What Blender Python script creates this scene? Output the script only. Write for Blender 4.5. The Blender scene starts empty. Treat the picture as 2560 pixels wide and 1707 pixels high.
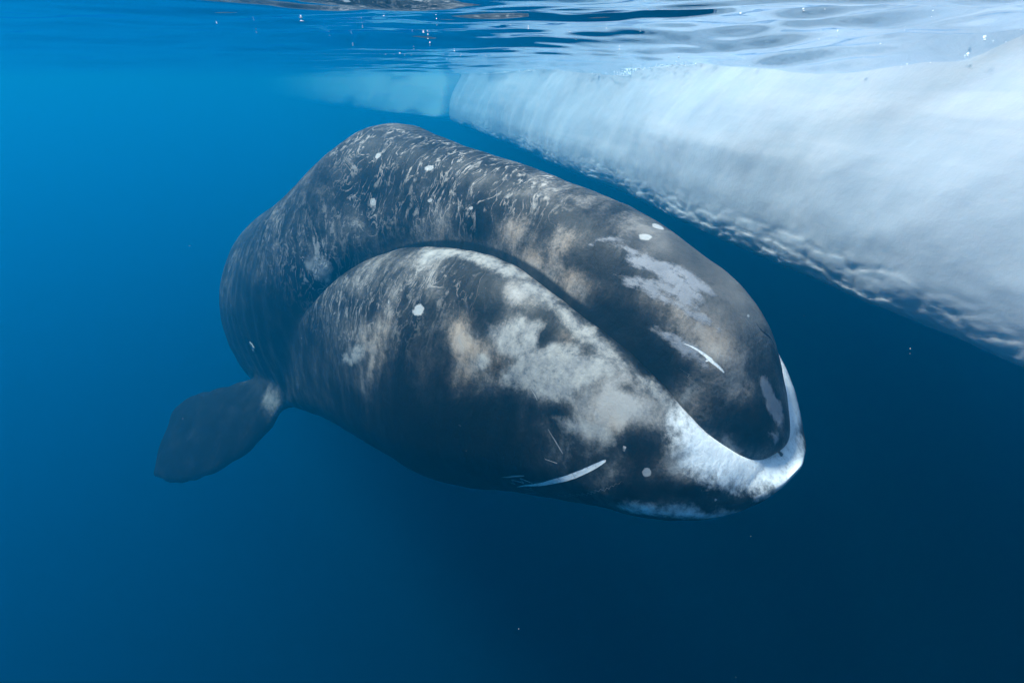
import bpy, bmesh, math, random
import numpy as np
from mathutils import Vector, Matrix

SC = bpy.context.scene
R = math.radians

# ---------------------------------------------------------------- camera
cam_data = bpy.data.cameras.new("camera")
cam_data.lens = 18.0
cam_data.sensor_width = 36.0
cam_data.clip_start = 0.02
cam_data.clip_end = 2000.0
cam = bpy.data.objects.new("camera", cam_data)
SC.collection.objects.link(cam)
cam.location = (0.0, 0.0, -0.21)
cam.rotation_euler = (R(90 - 27), 0, 0)
SC.camera = cam

# ---------------------------------------------------------------- sky, sun, exposure
SUN_EL, SUN_AZ = 62.0, 285.0          # azimuth: compass degrees clockwise from +Y of where the sun stands
world = bpy.data.worlds.new("World")
SC.world = world
world.use_nodes = True
wn = world.node_tree.nodes
wn.clear()
sky = wn.new("ShaderNodeTexSky")
sky.sky_type = 'NISHITA'
sky.sun_disc = False
sky.sun_elevation = R(SUN_EL)
sky.sun_rotation = R(SUN_AZ)
bg = wn.new("ShaderNodeBackground")
bg.inputs["Strength"].default_value = 0.15
wo = wn.new("ShaderNodeOutputWorld")
world.node_tree.links.new(sky.outputs[0], bg.inputs[0])
world.node_tree.links.new(bg.outputs[0], wo.inputs[0])

sun_data = bpy.data.lights.new("sun", 'SUN')
sun_data.energy = 4.0
sun_data.angle = R(12)          # ripples spread the sunlight under water
sun_data.color = (1.0, 0.95, 0.88)
sun = bpy.data.objects.new("sun", sun_data)
SC.collection.objects.link(sun)
az = R(SUN_AZ)
to_sun = Vector((math.sin(az) * math.cos(R(SUN_EL)), math.cos(az) * math.cos(R(SUN_EL)), math.sin(R(SUN_EL))))
sun.rotation_euler = (-to_sun).to_track_quat('-Z', 'Y').to_euler()
sun.location = to_sun * 60

SC.view_settings.view_transform = 'Standard'
SC.view_settings.look = 'None'
SC.view_settings.gamma = 1.0
SC.view_settings.use_curve_mapping = False
SC.view_settings.exposure = 1.25

cy = SC.cycles
cy.max_bounces = 6
cy.diffuse_bounces = 2
cy.glossy_bounces = 3
cy.transmission_bounces = 2
cy.volume_bounces = 1
cy.transparent_max_bounces = 12
cy.caustics_reflective = False
cy.caustics_refractive = False
cy.sample_clamp_indirect = 4.0
cy.use_denoising = True

# ---------------------------------------------------------------- helpers
def mesh_object(name, verts, faces, mat=None, smooth=True):
    me = bpy.data.meshes.new(name)
    verts = np.ascontiguousarray(verts, dtype=np.float32).reshape(-1, 3)
    faces = np.ascontiguousarray(faces, dtype=np.int32)
    n, k = faces.shape
    me.vertices.add(len(verts)); me.vertices.foreach_set("co", verts.ravel())
    me.loops.add(n * k); me.loops.foreach_set("vertex_index", faces.ravel())
    me.polygons.add(n)
    me.polygons.foreach_set("loop_start", np.arange(0, n * k, k, dtype=np.int32))
    me.polygons.foreach_set("use_smooth", np.full(n, smooth, dtype=bool))
    me.update(calc_edges=True)
    me.validate()
    if mat: me.materials.append(mat)
    ob = bpy.data.objects.new(name, me)
    SC.collection.objects.link(ob)
    return ob

def tag(o, label=None, category=None, group=None, kind=None):
    if label: o["label"] = label
    if category: o["category"] = category
    if group: o["group"] = group
    if kind: o["kind"] = kind
    return o

def grid_faces(nu, nv, wrap_v=False, flip=False):
    i = np.arange(nu - 1)[:, None]
    j = np.arange(nv if wrap_v else nv - 1)[None, :]
    j2 = (j + 1) % nv
    f = np.stack([i * nv + j, i * nv + j2, (i + 1) * nv + j2, (i + 1) * nv + j], -1).reshape(-1, 4)
    return f[:, ::-1] if flip else f

def _hash(ix, iy, iz, seed):
    h = (ix.astype(np.int64) * 374761393 + iy.astype(np.int64) * 668265263 + iz.astype(np.int64) * 2147483647 + seed * 974634721) & 0xffffffff
    h = ((h ^ (h >> 13)) * 1274126177) & 0xffffffff
    h = ((h ^ (h >> 16)) * 2246822519) & 0xffffffff
    return ((h ^ (h >> 15)) & 0xffffff) / float(0xffffff)

def vnoise(p, seed=0):
    f = np.floor(p); t = p - f; t = t * t * t * (t * (t * 6 - 15) + 10)
    i = f.astype(np.int64); out = 0
    for dx in (0, 1):
        wx = t[..., 0] if dx else 1 - t[..., 0]
        for dy in (0, 1):
            wy = t[..., 1] if dy else 1 - t[..., 1]
            for dz in (0, 1):
                wz = t[..., 2] if dz else 1 - t[..., 2]
                out = out + wx * wy * wz * _hash(i[..., 0] + dx, i[..., 1] + dy, i[..., 2] + dz, seed)
    return out * 2 - 1

def fbm(p, octaves=4, seed=0, gain=0.5):
    a, s, out = 1.0, 1.0, 0
    for o in range(octaves):
        out = out + a * vnoise(p * s + 17.3 * o, seed + o); a *= gain; s *= 2.03
    return out

def worley(p, seed=0):
    """F1 and F2 distances in 3-D cells."""
    f = np.floor(p).astype(np.int64); t = p - f
    d1 = np.full(p.shape[:-1], 9.0); d2 = d1.copy()
    for dx in (-1, 0, 1):
        for dy in (-1, 0, 1):
            for dz in (-1, 0, 1):
                cx, cy_, cz = f[..., 0] + dx, f[..., 1] + dy, f[..., 2] + dz
                q = np.stack([dx + _hash(cx, cy_, cz, seed), dy + _hash(cx, cy_, cz, seed + 1), dz + _hash(cx, cy_, cz, seed + 2)], -1)
                d = np.sqrt(((q - t) ** 2).sum(-1))
                d2 = np.minimum(d2, np.maximum(d1, d)); d1 = np.minimum(d1, d)
    return d1, d2

def sstep(a, b, x):
    t = np.clip((x - a) / (b - a), 0, 1); return t * t * (3 - 2 * t)

class Mat:
    def __init__(self, name):
        self.m = bpy.data.materials.new(name); self.m.use_nodes = True
        self.t = self.m.node_tree; self.t.nodes.clear()
        self.out = self.n("ShaderNodeOutputMaterial")
    def n(self, kind, **kw):
        nd = self.t.nodes.new(kind)
        for k, v in kw.items():
            if k in nd.inputs.keys() if isinstance(k, str) else False: nd.inputs[k].default_value = v
            else: setattr(nd, k, v)
        return nd
    def l(self, a, b): self.t.links.new(a, b)
    def math(self, op, a, b=None, clamp=False):
        nd = self.t.nodes.new("ShaderNodeMath"); nd.operation = op; nd.use_clamp = clamp
        for i, v in enumerate((a, b)):
            if v is None: continue
            if isinstance(v, (int, float)): nd.inputs[i].default_value = v
            else: self.l(v, nd.inputs[i])
        return nd.outputs[0]
    def mix(self, fac, a, b):
        nd = self.t.nodes.new("ShaderNodeMix"); nd.data_type = 'RGBA'
        for i, v in ((0, fac), (6, a), (7, b)):
            if isinstance(v, tuple): nd.inputs[i].default_value = (*v, 1.0)
            elif isinstance(v, (int, float)): nd.inputs[i].default_value = v
            else: self.l(v, nd.inputs[i])
        return nd.outputs[2]
    def step(self, x, lo, hi):
        nd = self.t.nodes.new("ShaderNodeMapRange"); nd.interpolation_type = 'SMOOTHSTEP'
        self.l(x, nd.inputs[0]); nd.inputs[1].default_value = lo; nd.inputs[2].default_value = hi
        return nd.outputs[0]
    def noise(self, vec, scale, detail=4, rough=0.55, dist=0.0):
        nd = self.t.nodes.new("ShaderNodeTexNoise"); nd.inputs["Scale"].default_value = scale
        nd.inputs["Detail"].default_value = detail; nd.inputs["Roughness"].default_value = rough; nd.inputs["Distortion"].default_value = dist
        self.l(vec, nd.inputs["Vector"]); return nd.outputs["Fac"]
    def attr(self, name):
        nd = self.t.nodes.new("ShaderNodeAttribute"); nd.attribute_name = name; return nd
    def mapping(self, vec, scale=(1, 1, 1), rot=(0, 0, 0)):
        nd = self.t.nodes.new("ShaderNodeMapping"); nd.inputs["Scale"].default_value = scale; nd.inputs["Rotation"].default_value = rot
        self.l(vec, nd.inputs["Vector"]); return nd.outputs[0]

# ---------------------------------------------------------------- sea water (volume), surface, seabed
EXT = 260.0
DEEP = -90.0
m = Mat("sea_water")
vs = m.n("ShaderNodeVolumeScatter")
vs.inputs["Color"].default_value = (0.003, 0.48, 1.0, 1)
vs.inputs["Density"].default_value = 0.064
vs.inputs["Anisotropy"].default_value = 0.70
va = m.n("ShaderNodeVolumeAbsorption")
va.inputs["Color"].default_value = (0.08, 0.62, 0.925, 1)
va.inputs["Density"].default_value = 0.102
ad = m.n("ShaderNodeAddShader")
m.l(vs.outputs[0], ad.inputs[0]); m.l(va.outputs[0], ad.inputs[1]); m.l(ad.outputs[0], m.out.inputs["Volume"])
WATER = m.m
x0, x1, y0, y1, z0, z1 = -EXT, EXT, -EXT, EXT, DEEP - 1, 0.06
wv = [(x, y, z) for z in (z0, z1) for y in (y0, y1) for x in (x0, x1)]
wf = [(0, 2, 3, 1), (4, 5, 7, 6), (0, 1, 5, 4), (2, 6, 7, 3), (0, 4, 6, 2), (1, 3, 7, 5)]
tag(mesh_object("water", wv, wf, WATER, False), "clear blue sea water filling the whole space around the whale", kind="structure")

m = Mat("water_surface")
fr = m.n("ShaderNodeFresnel"); fr.inputs["IOR"].default_value = 1.33
gl = m.n("ShaderNodeBsdfGlossy"); gl.inputs["Roughness"].default_value = 0.02
gl.inputs["Color"].default_value = (0.80, 0.89, 1, 1)
tr = m.n("ShaderNodeBsdfTransparent")
mx = m.n("ShaderNodeMixShader")
m.l(fr.outputs[0], mx.inputs[0]); m.l(tr.outputs[0], mx.inputs[1]); m.l(gl.outputs[0], mx.inputs[2]); m.l(mx.outputs[0], m.out.inputs["Surface"])
SURF = m.m

def graded(a, b, step, grow):
    out = [0.0]; s = step
    while out[-1] < max(abs(a), abs(b)):
        out.append(out[-1] + s); s *= grow
    o = np.array(out)
    return np.concatenate([-o[1:][::-1][(-o[1:][::-1]) > a - o[-1]], o])
gy = [0.0]; s = 0.02
while gy[-1] < EXT - 1:
    gy.append(gy[-1] + s); s = 0.018 + 0.009 * gy[-1]
gy = np.array(gy); gy[-1] = EXT - 1
ny = -np.geomspace(0.05, EXT - 1, 40)[::-1]
gy = np.concatenate([ny, gy])
gx = [0.0]; 
while gx[-1] < EXT - 1:
    gx.append(gx[-1] + 0.02 + 0.011 * gx[-1])
gx = np.array(gx); gx[-1] = EXT - 1
gx = np.concatenate([-gx[1:][::-1], gx])
GY, GX = np.meshgrid(gy, gx, indexing='ij')
def waves(X, Y):
    p = np.stack([X, Y, np.zeros_like(X)], -1)
    dist = np.hypot(X, Y)
    wx = X + 0.25 * vnoise(p * 0.7, 50); wy = Y + 0.25 * vnoise(p * 0.7 + 9, 51)
    h = np.zeros_like(X)
    rng = random.Random(4)
    for k in range(14):
        lam = 0.35 * 1.28 ** k * 0.9
        a = R(70 + rng.uniform(-35, 35))
        ph = rng.uniform(0, 6.28)
        amp = 0.0058 * lam ** 0.75 * (0.55 + 2.1 * sstep(0.0, 2.4, X))
        fade = np.clip(1 - dist / (lam * 90), 0, 1)
        h += amp * fade * np.sin(2 * np.pi * (wx * math.cos(a) + wy * math.sin(a)) / lam + ph)
    for k in range(7):
        lam = 0.11 * 1.22 ** k
        a = R(75 + rng.uniform(-50, 50)); ph = rng.uniform(0, 6.28)
        h += 0.0008 * (1 + 2.2 * sstep(-0.5, 1.5, X)) * (lam / .2) * np.clip(1 - dist / (lam * 45), 0, 1) * (0.7 + 0.6 * vnoise(p * 0.9 + 30 * k, 90 + k)) * np.sin(2 * np.pi * (wx * math.cos(a) + wy * math.sin(a)) / lam + ph)
    h += 0.009 * fbm(np.stack([wx * 1.1, wy * 2.2, 0 * X], -1), 3, 77) * np.clip(1 - dist / 30, 0, 1)
    return h
GZ = waves(GX, GY)
tag(mesh_object("water_surface", np.stack([GX, GY, GZ], -1), grid_faces(len(gy), len(gx)), SURF),
    "rippled underside of the sea surface mirroring water and ice", kind="structure")

m = Mat("seabed_mud")
tc = m.n("ShaderNodeTexCoord")
pb = m.n("ShaderNodeBsdfPrincipled"); pb.inputs["Roughness"].default_value = 0.9
m.l(m.mix(m.noise(tc.outputs["Object"], 0.2), (0.05, 0.045, 0.035), (0.09, 0.08, 0.06)), pb.inputs["Base Color"])
m.l(pb.outputs[0], m.out.inputs["Surface"])
n = 60
sx = np.linspace(-EXT + 0.5, EXT - 0.5, n); SX, SY = np.meshgrid(sx, sx)
SZ = DEEP + 3 * fbm(np.stack([SX * .03, SY * .03, 0 * SX], -1), 3, 5)
tag(mesh_object("seabed", np.stack([SX, SY, SZ], -1), grid_faces(n, n), m.m), kind="structure")

# ---------------------------------------------------------------- ice
m = Mat("sea_ice")
tc = m.n("ShaderNodeTexCoord"); ob = tc.outputs["Object"]
streak = m.noise(m.mapping(ob, (1.2, 1.2, 0.25)), 1.5, 5, 0.6)
band = m.noise(m.mapping(ob, (0.15, 0.15, 2.2)), 1.5, 4, 0.55)
fine = m.noise(ob, 9, 5, 0.6)
c1 = m.mix(m.step(streak, 0.35, 0.7), (0.345, 0.38, 0.425), (0.385, 0.41, 0.45))
c2 = m.mix(m.math('MULTIPLY', m.step(band, 0.5, 0.7), 0.5), c1, (0.49, 0.50, 0.53))
pb = m.n("ShaderNodeBsdfPrincipled")
m.l(c2, pb.inputs["Base Color"]); pb.inputs["Roughness"].default_value = 0.45
pb.inputs["IOR"].default_value = 1.05
pb.inputs["Subsurface Weight"].default_value = 0.6; pb.inputs["Subsurface Radius"].default_value = (0.5, 0.8, 1.0); pb.inputs["Subsurface Scale"].default_value = 0.25
bp = m.n("ShaderNodeBump"); bp.inputs["Strength"].default_value = 0.25; bp.inputs["Distance"].default_value = 0.03
m.l(fine, bp.inputs["Height"]); m.l(bp.outputs[0], pb.inputs["Normal"])
m.l(pb.outputs[0], m.out.inputs["Surface"])
ICE = m.m
ICE_FAR_GLOW = ICE.copy(); ICE_FAR_GLOW.name = "far_ice_glow"  # brighter copy for the far floe, its turquoise glow painted into the base colour
_nt = ICE_FAR_GLOW.node_tree
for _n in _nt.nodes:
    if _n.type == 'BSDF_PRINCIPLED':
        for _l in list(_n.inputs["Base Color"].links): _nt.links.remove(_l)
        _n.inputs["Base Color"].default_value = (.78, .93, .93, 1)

def ice_floe(name, pts, depth, setback, back, label, seed, nl=700, nrm_sign=1, top=0.45, scallop=1.0, mat=None):
    """Floe edge: pts = plan polyline of the bottom edge; profile lofted across it, closed behind."""
    pts = np.asarray(pts, float)
    seg = np.r_[0, np.cumsum(np.hypot(*np.diff(pts, axis=0).T))]
    # denser where closer to the camera
    q = np.linspace(0, seg[-1], 4000)
    xy = np.stack([np.interp(q, seg, pts[:, 0]), np.interp(q, seg, pts[:, 1])], -1)
    for _ in range(120):
        xy[1:-1] = 0.25 * xy[:-2] + 0.5 * xy[1:-1] + 0.25 * xy[2:]
    dens = 1 / (0.6 + 0.12 * np.hypot(xy[:, 0], xy[:, 1]))
    cum = np.r_[0, np.cumsum(0.5 * (dens[1:] + dens[:-1]))]; cum /= cum[-1]
    qs = np.interp(np.linspace(0, 1, nl), cum, q)
    bx = np.interp(qs, q, xy[:, 0]); by = np.interp(qs, q, xy[:, 1])
    tx = np.gradient(bx); ty = np.gradient(by); L = np.hypot(tx, ty); tx /= L; ty /= L
    nx, ny_ = ty * nrm_sign, -tx * nrm_sign           # outward (towards open water)
    prof = np.array([(-back, top + .1), (-setback - 2.0, top + .06), (-setback - .12, top), (-setback, top - .12), (-setback + 0.02, 0), (-setback * .55, -.22 * depth), (-setback * .18, -.46 * depth),
                     (0, -.7 * depth), (.0, -.88 * depth), (-.05, -depth), (-.35, -1.06 * depth), (-1.2, -1.1 * depth), (-2.4, -1.12 * depth), (-back, -1.15 * depth)])
    # smooth resample
    pl = np.r_[0, np.cumsum(np.hypot(*np.diff(prof, axis=0).T) ** 0.5)]
    pl /= pl[-1]
    npf = 190
    tt = np.linspace(0, 1, 1200)
    pr = np.stack([np.interp(tt, pl, prof[:, 0]), np.interp(tt, pl, prof[:, 1])], -1)
    for _ in range(160):
        pr[1:-1] = 0.25 * pr[:-2] + 0.5 * pr[1:-1] + 0.25 * pr[2:]
    l2 = np.r_[0, np.cumsum(np.hypot(*np.diff(pr, axis=0).T))]
    vis = np.where((pr[:, 0] > -setback - 1.0) & (pr[:, 1] < top), 1.0, 0.08)
    vis = np.where((pr[:, 1] < -0.8 * depth) & (pr[:, 0] > -1.0), 2.2, vis)
    cw = np.r_[0, np.cumsum(np.diff(l2) * vis[1:])]; cw /= cw[-1]
    tq = np.interp(np.linspace(0, 1, npf), cw, np.arange(len(pr)))
    pn = np.interp(tq, np.arange(len(pr)), pr[:, 0]); pz = np.interp(tq, np.arange(len(pr)), pr[:, 1])
    X = bx[:, None] + nx[:, None] * pn; Y = by[:, None] + ny_[:, None] * pn; Z = np.repeat(pz[None], nl, 0)
    p = np.stack([X, Y, Z], -1)
    face = sstep(-back * .7, -setback - .5, pn)[None]      # 0 on the hidden back
    big = fbm(np.stack([X * .22, Y * .22, Z * .3], -1), 3, seed)
    med = fbm(np.stack([X * .9, Y * .9, Z * .35], -1), 3, seed + 9)
    fin = fbm(p * 4.0, 3, seed + 20)
    low = sstep(-.72 * depth + .12 * depth * fbm(np.stack([X, Y, 0 * X], -1) * .8, 2, seed + 70), -1.0 * depth, Z)
    d1, d2 = worley(np.stack([X * 3.4, Y * 3.4, Z * 6.5], -1) + 0.35 * np.stack([med, fin, med], -1), seed + 30)
    cell = np.clip((d2 - d1) * 6.0, 0, 1) ** 0.6
    d1b, d2b = worley(p * np.array([9.0, 9.0, 12.0]) + 0.3 * np.stack([fin, med, fin], -1), seed + 40)
    cellb = np.clip((d2b - d1b) * 6, 0, 1) ** 0.7
    disp = 0.22 * big + 0.04 * med + 0.007 * fin + scallop * low * (0.026 * (cell - .8) + 0.011 * (cellb - .8) + 0.018 * vnoise(np.stack([X * 2.2, Y * 2.2, Z * 3.5], -1), seed + 60))
    disp = disp * face
    X = X + nx[:, None] * disp; Y = Y + ny_[:, None] * disp
    Z = Z + face * sstep(-0.3 * depth, -0.95 * depth, Z) * (0.06 * big + 0.02 * med + scallop * low * 0.02 * (cell - .6))
    V = np.stack([X, Y, Z], -1)
    F = grid_faces(nl, npf, wrap_v=True, flip=nrm_sign > 0)
    # end caps
    vv = V.reshape(-1, 3)
    ob = mesh_object(name, vv, F, mat or ICE)
    bm = bmesh.new(); bm.from_mesh(ob.data)
    bmesh.ops.holes_fill(bm, edges=[e for e in bm.edges if e.is_boundary], sides=0)
    bmesh.ops.recalc_face_normals(bm, faces=bm.faces)
    bm.to_mesh(ob.data); bm.free()
    return tag(ob, label, "ice floe")

# near floe: bottom edge line x + 0.266 y = 5.18, from behind the camera to 28 m away
near_pts = [(5.2, -5.6), (3.95, -1.1), (2.94, 2.6), (2.19, 5.04), (1.47, 8.1), (0.14, 13.2), (-1.2, 18.2), (-2.3, 21.6), (-2.5, 22.8), (-1.3, 24.2), (3.0, 25.5)]
ice_floe("ice_floe", near_pts, 1.70, 0.55, 14, "long pale ice floe edge running beside the whale towards the camera", 3, nrm_sign=-1)
far_pts = [(8, 24.5), (2.2, 26.4), (-3.4, 27.0), (-7, 31.5), (-13.5, 42), (-26, 64), (-62, 135)]
ice_floe("ice_floe", far_pts, 1.85, 0.35, 14, "distant hazy ice floe beyond the end of the long floe", 11, nl=260, nrm_sign=-1, scallop=0.6, mat=ICE_FAR_GLOW)

# ---------------------------------------------------------------- whale
UR = [0.05, 0.3, 1, 2, 3, 4, 4.6, 5.4, 7, 9, 11, 13]
UL = [0.1, 0.5, 1.5, 2.5, 3.3, 4, 4.5, 5.0, 5.5, 6.4, 7.4]
W_ZT = [0.266, 0.69, 1.155, 1.46, 1.61, 1.775, 1.885, 1.64, 1.45, 1.654, 1.002, 0.35]
W_ZB = [-0.159, -0.294, -0.385, -0.402, -0.402, -0.804, -1.398, -1.801, -1.901, -1.708, -1.099, -0.1]
W_W = [0.38, 0.487, 0.68, 0.63, 0.68, 0.92, 1.27, 1.60, 1.87, 1.74, 1.121, 0.3]
W_ZL = [0.02, 0.415, 0.858, 0.97, 0.833, 0.537, 0.162, -0.259, -0.686, -1.1, -1.2]
W_ZBOT = [-0.45, -0.63, -1.08, -1.57, -1.753, -1.831, -1.831, -1.801, -1.711, -1.6, -1.5]
W_WL = [0.86, 0.95, 1.18, 1.407, 1.47, 1.47, 1.49, 1.53, 1.57, 1.60, 1.35]
W_GAP = [0.05, 0.06, 0.06, 0.07, 0.08, 0.09, 0.09, 0.07, 0.05, 0.02, 0.0]
POSE = [1.7344, 2.61, -2.265, 0.7241, 0.0431, 0.0431]
BEND_Y, BEND_Z = 0.0124, -0.0439
LTIP = -0.10

def cubic(xk, yk, x):
    xk = np.asarray(xk, float); yk = np.asarray(yk, float)
    mm = np.gradient(yk, xk); h = np.diff(xk)
    below = np.minimum(np.asarray(x, float) - xk[0], 0.0) * mm[0]
    x = np.clip(x, xk[0], xk[-1]); i = np.clip(np.searchsorted(xk, x, side='right') - 1, 0, len(xk) - 2)
    t = (x - xk[i]) / h[i]
    return below + ((1 + 2 * t) * (1 - t) ** 2) * yk[i] + t * (1 - t) ** 2 * h[i] * mm[i] + t * t * (3 - 2 * t) * yk[i + 1] + t * t * (t - 1) * h[i] * mm[i + 1]

def upper_section(u):
    uu = np.maximum(u, 0.0)
    e = np.clip(1 - uu / 0.35, 0, 1); k = np.sqrt(np.clip(1 - e * e, 0, 1))
    zt, zb, w = cubic(UR, W_ZT, uu), cubic(UR, W_ZB, uu), cubic(UR, W_W, uu)
    bl = sstep(3.9, 5.1, uu)
    zm = zb + (zt - zb) * (0.35 * (1 - bl) + 0.45 * bl)
    o = -0.02
    return o + (zt - o) * k, o + (zb - o) * k, w * k, o + (zm - o) * k

def upper_shell(nu, nt):
    u = 13.0 * np.linspace(0, 1, nu) ** 1.7
    zt, zb, w, zm = upper_section(u)
    th = np.linspace(0, 2 * np.pi, nt, endpoint=False); c, s_ = np.cos(th), np.sin(th)
    full = (0.5 * sstep(4.0, 5.0, u) * (1 - sstep(7.5, 10.0, u)))[:, None]          # full lower flanks behind the jaw
    cyy = np.sign(c) * np.abs(c) ** np.where(s_ < 0, 0.92 - full, 0.92 + 0 * full)
    Y = w[:, None] * cyy
    Z = zm[:, None] + np.where(s_ > 0, (zt - zm)[:, None], (zm - zb)[:, None]) * s_
    zl = cubic(UL, W_ZL, u)[:, None]
    dz = (Z - zl - 0.03) / np.where(Z > zl + 0.03, 0.13, 0.3)
    pin = (0.03 * sstep(0.3, 1.6, u) * (1 - sstep(4.3, 5.0, u)))[:, None] * np.exp(-dz ** 2)
    Y = np.sign(Y) * np.maximum(np.abs(Y) - pin, np.abs(Y) * 0.5)
    return np.stack([np.repeat(-u[:, None], nt, 1), Y, Z], -1)

def lower_section(u):
    e = np.clip(1 - (u - LTIP) / 0.75, 0, 1); k = np.sqrt(np.clip(1 - e * e, 0, 1))
    zl, zb, wl, gap = cubic(UL, W_ZL, u), cubic(UL, W_ZBOT, u), cubic(UL, W_WL, u) * k, cubic(UL, W_GAP, u)
    zc = -0.16
    e2 = np.clip(1 - (u - LTIP) / 0.35, 0, 1); k2 = np.sqrt(np.clip(1 - e2 * e2, 0, 1))
    zb = zc + (zb - zc) * k2; zl = zc + (zl - zc) * k2
    zt_, zb_, w_, zm_ = upper_section(u)
    r = np.where(zl > zm_, (zl - zm_) / np.maximum(zt_ - zm_, 1e-3), (zm_ - zl) / np.maximum(zm_ - zb_, 1e-3))
    rw = w_ * np.sqrt(np.clip(1 - r * r, 0, 1))
    ya, yb = rw + gap * k2, wl * 0.9
    yl = 0.5 * (ya + yb) - 0.5 * np.sqrt((ya - yb) ** 2 + 0.004)          # soft minimum
    yl = np.maximum(yl, 0.02 * wl)
    return zl, zb, wl, yl, gap * k2

def lower_shell(nu, nt=44):
    u = LTIP + (7.4 - LTIP) * np.linspace(0, 1, nu) ** 1.6
    zl, zb, wl, yl, g = lower_section(u)
    zw = zb + (zl - zb) * 0.42
    half = []
    for ti in np.linspace(0, 1, nt):
        if ti < 0.5:
            q = ti * np.pi; y = wl * np.sin(q) ** .9; z = zw - (zw - zb) * np.cos(q)
        else:
            q = (ti - .5) * np.pi; y = yl + (wl - yl) * np.cos(q); z = zw + (zl - zw) * np.sin(q)
        half.append((y, z))
    hgt = np.minimum(zl - zb, 0.8) * sstep(-0.05, 0.3, u)
    for fy, fz in ((0.30, 0.012), (0.6, 0.06), (0.85, 0.16), (1.05, 0.4), (1.6, 0.55), (3.0, 0.6)):
        half.append((np.maximum(yl - fy * np.maximum(g, 0.02), 0.02 * yl), zl - fz * hgt))
    rows = [np.stack([-u, -y, z], -1) for y, z in half]
    left = [np.stack([-u, y, z], -1) for y, z in half[1:]][::-1]
    return np.stack(rows + left, 1)

def shell_object(name, V):
    """closed tube with a fan vertex on both ends"""
    nu, nt = V.shape[:2]
    me = bpy.data.meshes.new(name)
    vv = V.reshape(-1, 3).tolist(); a = len(vv)
    vv += [V[0].mean(0).tolist(), V[-1].mean(0).tolist()]
    ff = grid_faces(nu, nt, wrap_v=True).tolist()
    ff += [(a, (j + 1) % nt, j) for j in range(nt)]
    b = (nu - 1) * nt
    ff += [(a + 1, b + j, b + (j + 1) % nt) for j in range(nt)]
    me.from_pydata(vv, [], ff); me.update()
    bm = bmesh.new(); bm.from_mesh(me)
    bmesh.ops.remove_doubles(bm, verts=bm.verts, dist=1e-5)
    bmesh.ops.dissolve_degenerate(bm, edges=bm.edges, dist=1e-6)
    bmesh.ops.triangulate(bm, faces=bm.faces)
    bmesh.ops.recalc_face_normals(bm, faces=bm.faces)
    bm.to_mesh(me); bm.free()
    o = bpy.data.objects.new(name, me); SC.collection.objects.link(o)
    return o

def paddle(lead, trail, thick, nrm, nc=28):
    """Lens-shaped paddle: stations between a leading and a trailing edge polyline (same count, root to tip)."""
    lead, trail = np.asarray(lead, float), np.asarray(trail, float)
    n = len(lead); q = np.linspace(0, n - 1, 60)
    A = np.stack([cubic(range(n), lead[:, k], q) for k in range(3)], -1); B = np.stack([cubic(range(n), trail[:, k], q) for k in range(3)], -1)
    th = np.linspace(0, 2 * np.pi, nc, endpoint=False)
    c = (0.5 - 0.5 * np.cos(th)); prof = np.sin(th) * (0.55 + 0.45 * np.cos(th * 0.5) ** 2)
    chord = np.linalg.norm(B - A, axis=1)
    tk = thick * np.minimum(chord, 0.9) * np.linspace(1.15, 0.7, 60)
    nv = np.asarray(nrm, float); nv = nv / np.linalg.norm(nv)
    return A[:, None] + (B - A)[:, None] * c[None, :, None] + nv * (prof * tk[:, None])[..., None]

up = shell_object("upper", upper_shell(420, 260))
lo = shell_object("lower", lower_shell(360, 64))
shells = [lo]
fp_trail = [(-5.947, -1.166, -0.717), (-6.317, -1.603, -0.951), (-6.639, -1.919, -1.073), (-7.081, -2.25, -1.109), (-7.538, -2.609, -1.141), (-7.757, -2.897, -1.274), (-7.68, -3.079, -1.536), (-7.562, -3.282, -1.853), (-7.442, -3.429, -2.11)]
fp_lead = [(-5.208, -1.043, -1.016), (-5.512, -1.408, -1.242), (-5.623, -1.671, -1.463), (-5.762, -1.99, -1.726), (-5.918, -2.273, -1.938), (-6.19, -2.601, -2.119), (-6.498, -2.888, -2.225), (-6.917, -3.197, -2.261), (-7.362, -3.411, -2.154)]
for sgn in (1, -1):
    a = [(x, y * sgn, z) for x, y, z in fp_lead]; b = [(x, y * sgn, z) for x, y, z in fp_trail]
    shells.append(shell_object("flipper", paddle(a, b, 0.16, (0.228, -0.716 * sgn, 0.659))))
fl_lead = [(-12.3, 0.0, 0.12), (-12.6, 0.6, 0.13), (-13.1, 1.4, 0.14), (-13.8, 2.3, 0.14), (-14.3, 2.75, 0.14)]
fl_trail = [(-13.9, 0.0, 0.12), (-14.1, 0.6, 0.13), (-14.3, 1.4, 0.14), (-14.4, 2.3, 0.14), (-14.38, 2.75, 0.14)]
for sgn in (1, -1):
    a = [(x, y * sgn, z) for x, y, z in fl_lead]; b = [(x, y * sgn, z) for x, y, z in fl_trail]
    shells.append(shell_object("fluke", paddle(a, b, 0.10, (0, 0, 1))))
for s_ in shells:
    md = up.modifiers.new("u", 'BOOLEAN'); md.operation = 'UNION'; md.object = s_; md.solver = 'MANIFOLD'
dg = bpy.context.evaluated_depsgraph_get()
wm = bpy.data.meshes.new_from_object(up.evaluated_get(dg))
for o in shells + [up]:
    bpy.data.objects.remove(o)
bm = bmesh.new(); bm.from_mesh(wm)
bmesh.ops.remove_doubles(bm, verts=bm.verts, dist=0.002)
bmesh.ops.recalc_face_normals(bm, faces=bm.faces)
bm.to_mesh(wm); bm.free()
co = np.empty(len(wm.vertices) * 3, np.float32); wm.vertices.foreach_get("co", co); co = co.reshape(-1, 3).astype(float)
ed = np.empty(len(wm.edges) * 2, np.int32); wm.edges.foreach_get("vertices", ed); ed = ed.reshape(-1, 2)
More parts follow.
